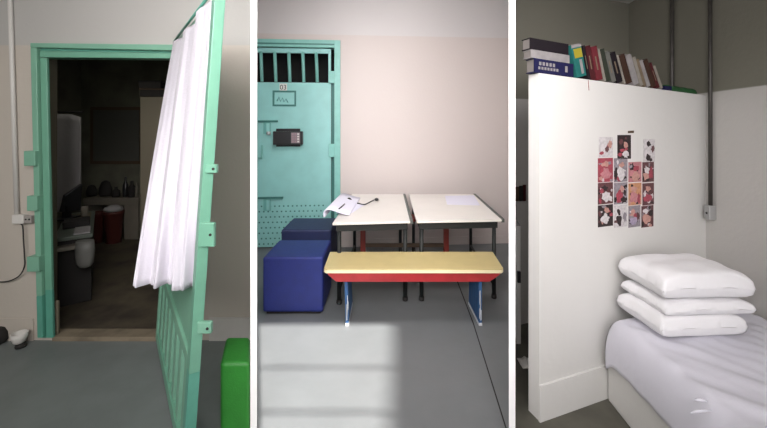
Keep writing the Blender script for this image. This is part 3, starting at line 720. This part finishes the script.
# photo collage
PH = [  # x0,y0,x1,y1, background, [(cx,cy,rx,ry,colour)...]
 (599, 137, 613, 157, 'w', [(610, 144, 2.4, 4, 'p'), (607, 149, 2, 3, 'm'), (602, 153, 2.2, 2, 'r')]),
 (617.5, 135, 631, 159, 'k', [(626, 145, 2.6, 3, 'p'), (626, 154, 3, 4, 'w'), (621, 142, 2, 3, 'm')]),
 (643.5, 139, 655, 162, 'w', [(648.5, 144, 2.4, 3, 'k'), (653, 149, 1.8, 3.5, 'm'), (648, 157, 2.4, 3.5, 'k')]),
 (598, 158, 613, 182, 'r', [(606, 164, 3, 3, 'p'), (606, 174, 5, 6, 'c')]),
 (614, 158, 627.5, 182, 'g', [(622, 165, 2.6, 3, 'p'), (621, 173, 4, 7, 'w'), (616, 174, 1.6, 6, 'k')]),
 (628.5, 162, 641.5, 182, 'c', [(636, 168, 3, 3, 'r'), (636, 176, 4, 5, 'p')]),
 (642.5, 162, 654, 182, 'm', [(647, 170, 2.5, 4, 'w'), (651, 173, 2, 6, 'r'), (646, 176, 3, 4, 'p')]),
 (598, 182.6, 613, 204, 'm', [(605, 188, 3, 3, 'k'), (606, 197, 5, 5, 'w'), (602, 191, 2, 3, 'r')]),
 (614, 182.6, 627.5, 204, 'g', [(622, 189, 2.5, 3, 'p'), (619, 196, 3.5, 6, 'r'), (624, 200, 3, 3, 'k')]),
 (628.5, 183, 641.5, 205, 'o', [(634, 189, 3, 3, 'p'), (634, 197, 4, 6, 'c'), (639, 198, 1.5, 5, 'r')]),
 (642.5, 183, 654, 205, 'm', [(648, 189, 2.6, 3, 'p'), (648, 198, 4, 5, 'r'), (645, 194, 1.5, 3, 'w')]),
 (598, 204.8, 613, 226.5, 'k', [(607, 210, 2.6, 3, 'p'), (605, 219, 5, 5, 'w'), (600, 214, 1.5, 3, 'm')]),
 (614, 204.8, 627.5, 227, 'w', [(619, 212, 2, 3, 'k'), (619, 220, 2.6, 6, 'k'), (625, 217, 2, 5, 'g')]),
 (628.5, 205.6, 640.5, 227, 'g', [(633, 212, 2.5, 3, 'p'), (634, 221, 4, 4, 'l'), (638, 216, 1.6, 4, 'm')]),
 (641.5, 205.6, 653.5, 227, 'm', [(646, 211, 2.6, 3, 'w'), (647, 219, 4, 5, 'p'), (651, 213, 2, 4, 'k')]),
]
labs = ['photo of small figures on white, upper outer corner of the collage', 'dark photo of a person in white, tallest at the collage top', 'photo of two dark haired figures on white at the collage top',
 'reddish portrait photo directly below the white corner one', 'grey photo of a figure in white, below the dark tallest photo', 'pink photo with red haired figure in the second collage row', 'brownish group photo at the end of the second collage row',
 'dim photo of a dark haired figure in white, third collage row', 'grey photo with red and black clothed figure, third collage row', 'orange tinted portrait photo, warmest of the collage', 'brown photo of a figure in red, end of third collage row',
 'black photo of a figure in white, start of the bottom row', 'white photo of a slim dark figure in the bottom row', 'grey photo of a figure in lilac in the bottom row', 'brown photo of figures in pink and white, end of bottom row']
pc = {'w': (.6, .57, .58), 'k': (.03, .018, .02), 'p': (.50, .27, .23), 'm': (.13, .05, .055), 'r': (.36, .06, .09), 'g': (.28, .25, .28), 'c': (.48, .20, .22), 'o': (.55, .27, .14), 'l': (.36, .30, .42)}
pm_ = {k_: mat('photo_ink_'+n_, v_, .35, noise=.25, scale=60) for (k_, v_), n_ in zip(pc.items(), ('white', 'black', 'skin', 'maroon', 'red', 'grey', 'pink', 'orange', 'lilac'))}
keys = list(pm_)
for i, (x0, y0, x1, y1, bg, fs) in enumerate(PH):
    m = MB(); used = [bg]+[k_ for k_ in keys if k_ != bg]
    C.pbox(m, x0, y0, x1, y1, .0005, .0015, 0)
    extra = [(random.uniform(x0+1, x1-1), random.uniform(y0+2, y1-1), random.uniform(.8, 2.6), random.uniform(.8, 3), random.choice('kmgrkwp')) for _ in range(9 if bg != 'w' else 1)]
    for n_, (ex, ey, rx, ry, k_) in enumerate(extra+fs):
        rj = [random.uniform(.65, 1.25) for _ in range(16)]
        pts = [(min(max(ex+rx*rj[j]*math.cos(t), x0+.3), x1-.3), min(max(ey+ry*rj[j]*math.sin(t), y0+.3), y1-.3)) for j, t in enumerate([j*math.pi/8 for j in range(16)])]
        C.poly(m, list(reversed(pts)), .0012, .0019+.0001*n_, used.index(k_))
    tag(obj('photo_print', m, [pm_[k_] for k_ in used]), labs[i], 'photo', 'snapshots taped on the partition')
m = MB(); C.poly(m, [(628, 131), (634, 130.5), (634, 133), (628, 133.2)], .0003, .001); tag(obj('tape_scrap', m, M['brown']), 'tiny brown tape scrap above the photo collage', 'tape')
m = MB(); m.tube([C.P(*C.px(x, y, .002), .002) for x, y in ((588.3, 80), (588.5, 84), (589, 90.5))], .0016, 6); tag(obj('hanging_thread', m, M['dark_red']), 'short red thread hanging from the books over the partition edge', 'thread')

# books on the partition
def bmat(n_, c_): return mat('book_cover_'+n_, c_, .85, spec=.2, noise=.15, scale=30)
BK = {'black': bmat('black', (0.010, 0.007, 0.010)), 'white': bmat('white', (0.250, 0.235, 0.235)), 'navy': bmat('navy', (0.010, 0.010, 0.050)), 'teal': bmat('teal', (0.015, 0.120, 0.110)), 'maroon': bmat('maroon', (0.060, 0.010, 0.013)),
      'crimson': bmat('crimson', (0.125, 0.018, 0.025)), 'cream': bmat('cream', (0.230, 0.210, 0.180)), 'grey': bmat('grey', (0.110, 0.110, 0.100)), 'brown': bmat('brown', (0.045, 0.022, 0.015)), 'olive': bmat('olive', (0.030, 0.035, 0.025)), 'tan': bmat('tan', (0.165, 0.125, 0.085))}
M['page'] = mat('book_pages', (.16, .145, .135), .9)
def flatbook(x0, x1, zlo, th, col, lab, back=.06, text=None, fwd=.0):
    ua, ub_ = C.px(x0, 60, fwd)[0], C.px(x1, 60, fwd)[0]; t = thing('book', C.P((ua+ub_)/2, zlo, -.07), lab, 'book', 'books lying flat on the partition')
    sl = (ZR-ZL)/uc
    def sb(a, b, z0, z1, d0, d1):
        mb = MB(); zz = lambda u, z: z+sl*(u-ua)
        f_ = lambda u, z, d: C.P(u, zz(u, z), d)
        mb.hexa([f_(a, z0, d1), f_(b, z0, d1), f_(b, z0, d0), f_(a, z0, d0), f_(a, z1, d1), f_(b, z1, d1), f_(b, z1, d0), f_(a, z1, d0)]); return mb
    obj('cover', sb(ua, ub_, zlo, zlo+.004, -back, fwd), BK[col], t); obj('cover', sb(ua, ub_, zlo+th-.004, zlo+th, -back, fwd), BK[col], t)
    obj('spine', sb(ua, ub_, zlo+.004, zlo+th-.004, fwd-.004, fwd), BK[col], t); obj('pages', sb(ua+.004, ub_-.004, zlo+.0042, zlo+th-.0042, -back+.004, fwd-.0045), M['page'], t)
    if text:
        mb = MB()
        for (a, b, z0, z1) in text:
            L_ = ub_-ua; g = sb(ua+a*L_, ua+b*L_, zlo+z0*th, zlo+z1*th, fwd+.0002, fwd+.001)
            me = bpy.data.meshes.new('t'); g.bm.to_mesh(me); mb.bm.from_mesh(me); g.bm.free()
        obj('lettering', mb, BK['white'], t)
S = 1.86/F
z1 = ztop(-.04)+.001
tx = [(.12+.085*i, .12+.085*i+.055, .55, .8) for i in range(5)]+[(.10+.075*i, .10+.075*i+.05, .25, .45) for i in range(7)]+[(.78, .84, .3, .75)]
flatbook(534.2, 573.5, z1, .072, 'navy', 'thick navy book with white lettering, bottom of the flat stack', text=tx)
flatbook(531, 569.5, z1+.073, .043, 'white', 'white book between the navy and black books in the flat stack')
flatbook(530, 568.5, z1+.117, .058, 'black', 'thick black book on top of the flat stack')
up = [ # bottom x, width px, height px, lean px, colour, thickness dep
 (577, 10.5, 33, 8, 'teal', 'thick teal book with a yellow patch, next to the flat stack'),
 (588.3, 2.6, 34, 8, 'black', 'thin black book right behind the teal and yellow book'),
 (591.4, 5.0, 34, 8, 'maroon', 'dark maroon book between thin black and crimson books'),
 (597.2, 6.2, 34, 8.5, 'crimson', 'broad crimson book, reddest of the upright row'),
 (604.2, 2.2, 33, 9, 'cream', 'thin cream book leaning on the crimson one'),
 (607, 4.4, 33, 9.5, 'olive', 'dark olive book between two pale thin spines'),
 (612.2, 4.6, 31, 10, 'grey', 'grey spotted book in the middle of the upright row'),
 (617.6, 6.0, 31, 11, 'black', 'thick black leaning book after the grey one'),
 (624.3, 1.8, 30, 11, 'cream', 'very thin cream book between two dark leaning books'),
 (626.8, 6.4, 30, 11.5, 'brown', 'thick dark brown book just before the white books'),
 (634, 5.8, 31, 12, 'white', 'widest white book of the leaning row'),
 (640.5, 3.4, 30, 12, 'cream', 'cream book leaning on the widest white one'),
 (644.4, 2.6, 29, 12, 'tan', 'slim tan book among the pale leaning ones'),
 (647.6, 3.6, 28, 12.5, 'white', 'white book just before the black one near the row end'),
 (651.8, 5.0, 29, 13, 'brown', 'dark brown book leaning near the row end'),
 (657.4, 3.0, 27, 13, 'maroon', 'small maroon book, second last of the leaning row'),
 (661, 2.6, 25, 12.5, 'cream', 'last thin cream book of the leaning row')]
for i, (bx, wpx, hpx, ln, col, lab) in enumerate(up):
    fd = 0.0
    u_ = C.px(bx, 80, fd)[0]; u2 = C.px(bx+wpx, 80, fd)[0]; Yh = C.P(u_, 0).y; wd = (u2-u_)*.97; h = hpx*Yh/F; th_ = math.atan2(ln*1.05, hpx)
    zb3 = ztop(u_)+.0015+(.0 if i == 0 else 0)
    ct_, st_ = math.cos(th_), math.sin(th_)
    wp_ = wd*ct_                                     # thickness measured square to the cover
    t = thing('book', C.P(u_, zb3, -.07), lab, 'book', 'upright books leaning on the partition')
    def rp(a, b, d):    # a across, b up, rotated about the standing corner
        return C.P(u_+a*ct_-b*st_, zb3+a*st_*0.0+b*ct_+a*st_, d)
    def rb_(a0, a1, b0, b1, d0, d1):
        mb = MB(); mb.hexa([rp(a0, b0, d1), rp(a1, b0, d1), rp(a1, b0, d0), rp(a0, b0, d0), rp(a0, b1, d1), rp(a1, b1, d1), rp(a1, b1, d0), rp(a0, b1, d0)]); return mb
    dp_ = -.13-random.random()*.02
    c_ = min(.003, wp_*.25)
    obj('cover', rb_(0, c_, 0, h, dp_, fd), BK[col], t); obj('cover', rb_(wp_-c_, wp_, 0, h, dp_, fd), BK[col], t)
    obj('spine', rb_(c_, wp_-c_, 0, h, fd-.003, fd), BK[col], t)
    obj('pages', rb_(c_, wp_-c_, .003, h-.003, dp_+.004, fd-.0032), M['page'], t)
    if i == 0:
        obj('yellow_patch', rb_(wp_*.15, wp_*.95, h*.58, h*.86, fd+.0002, fd+.001), mat('yellow_print', (.30, .25, .02), .5), t)
        obj('title_strip', rb_(wp_*.55, wp_*.8, h*.08, h*.52, fd+.0002, fd+.001), BK['white'], t)
        obj('top_band', rb_(wp_*.0, wp_*1.0, h*.9, h*1.0, fd+.0002, fd+.001), BK['white'], t)
    elif col in ('crimson', 'black', 'grey', 'maroon') and wp_ > .012:
        obj('title_strip', rb_(wp_*.35, wp_*.55, h*.3, h*.7, fd+.0002, fd+.001), BK['tan'], t)
# blue and green folded things at the end
ub0, ub1 = C.px(665.5, 86, -.02)[0], C.px(672, 86, -.02)[0]
m = MB(); C.box(m, ub0, ub1, ztop(ub1)+.003, ztop(ub1)+.035, -.1, -.02); tag(obj('blue_box', m, BK['navy'], bevel=.003), 'small blue box at the end of the leaning books', 'box')
ub0, ub1 = C.px(673, 86, -.02)[0], C.px(697, 86, -.02)[0]
def gb(u, v): 
    uu = ub0+(ub1-ub0)*u; return C.P(uu, ztop(ub1)+.008+(.05*(1-.3*u)+.004*math.sin(u*20))*math.sin(min(1, v*1.0)*math.pi)**.4, -.02-.12*v)
tag(obj('folded_cloth', MB().grid(24, 14, gb), mat('dark_green_cloth', (.012, .08, .02), .8, noise=.2, scale=20), solid=.006), 'folded dark green cloth at the far end of the partition top', 'cloth')

# conduits on the right wall
a = C.P(uc, 0); 
def rwp(px, py, d=.02): return Rw.P(*Rw.px(px, py, d), d)
t0, t1 = rwp(716.5, -40), rwp(711, 207)
t0 = Rw.P(Rw.px(716, 0, .018)[0]*.55, 2.6, .018); ub2 = Rw.px(710.5, 205, .018)[0]; t1 = Rw.P(max(.03, ub2), Rw.px(711, 206, .018)[1], .018)
tag(obj('conduit_pipe', MB().tube([t0, t1], .011, 12), M['conduit']), 'dark metal conduit coming down the bed wall to a small box', 'pipe')
cb_ = thing('junction_box', t1, 'small grey junction box at the conduit end above the pillows', 'junction box')
m = MB(); uB = max(.03, ub2); Rw.box(m, uB-.022, uB+.022, t1.z-.085, t1.z+.004, .0, .04); obj('box_body', m, M['steel'], cb_, .004)
m = MB(); c = Rw.P(uB, t1.z-.045, .041); e = Rw.P(uB, t1.z-.045, .043); m.tube([c, e], .007, 10); obj('screw', m, M['black_m'], cb_)
p2 = rwp(672, 50); uP = Rw.px(672, 50, .02)[0]
tag(obj('conduit_pipe', MB().tube([Rw.P(uP, 2.6, .02), Rw.P(uP, 1.2, .02)], .014, 12), M['conduit']), 'dark vertical pipe on the dim wall behind the green cloth', 'pipe')

# things seen left of the partition
def bkp(px, py, d=.02): return Bk.P(*Bk.px(px, py, d), d)
Yc = 2.52
cbt = thing('low_cabinet', (gx(517, Yc), Yc, 0), 'white low cabinet edge beside the dividing wall', 'cabinet')
obj('body', MB().prism([(gx(516.0, Yc), Yc), (gx(521, Yc), Yc), (gx(521, Yc)+.01, Yc+.15), (gx(516.5, Yc)+.06, Yc+.15)], 0, EYE-(226-HY)*Yc/F), M['partition'], cbt, .004)
m = MB(); c = W(519, 276, Yc-.02); m.box(c.x-.008, c.x+.014, Yc-.02, Yc-.001, c.z-.05, c.z+.03); obj('handle', m, M['black'], cbt, .003)
for i, (x0, x1, y0) in enumerate(((516.2, 519, 187), (520, 523, 186), (523.6, 526, 185))):
    m = MB(); Y_ = 2.66; p, r = W(x0, 201, Y_), W(x1, y0, Y_); uu = Bk.px((x0+x1)/2, 195, .01)[0]
    u_a, z_a = Bk.px(x1, 201, .012); u_b, z_b = Bk.px(x0, y0, .012); Bk.box(m, u_a, u_b, z_a, z_b, .001, .012)
    tag(obj('wall_hanging', m, (M['brown'], M['black_m'], BK['maroon'])[i]), ('brown strip picture nearest the dividing wall on the dim wall', 'middle black strip picture on the dim wall', 'maroon strip picture nearest the partition end')[i], 'picture')
c = onz(526, 361, .02)
tag(obj('floor_cloth', MB().grid(14, 10, lambda u, v: (c.x-.0+(u-.5)*.08, c.y+(v-.5)*.1, .006+.03*math.sin(u*math.pi)*math.sin(v*math.pi)*(1+.3*math.sin(u*17)))), M['plastic_white'], solid=.004), 'small white cloth on the dark floor behind the partition end', 'cloth')
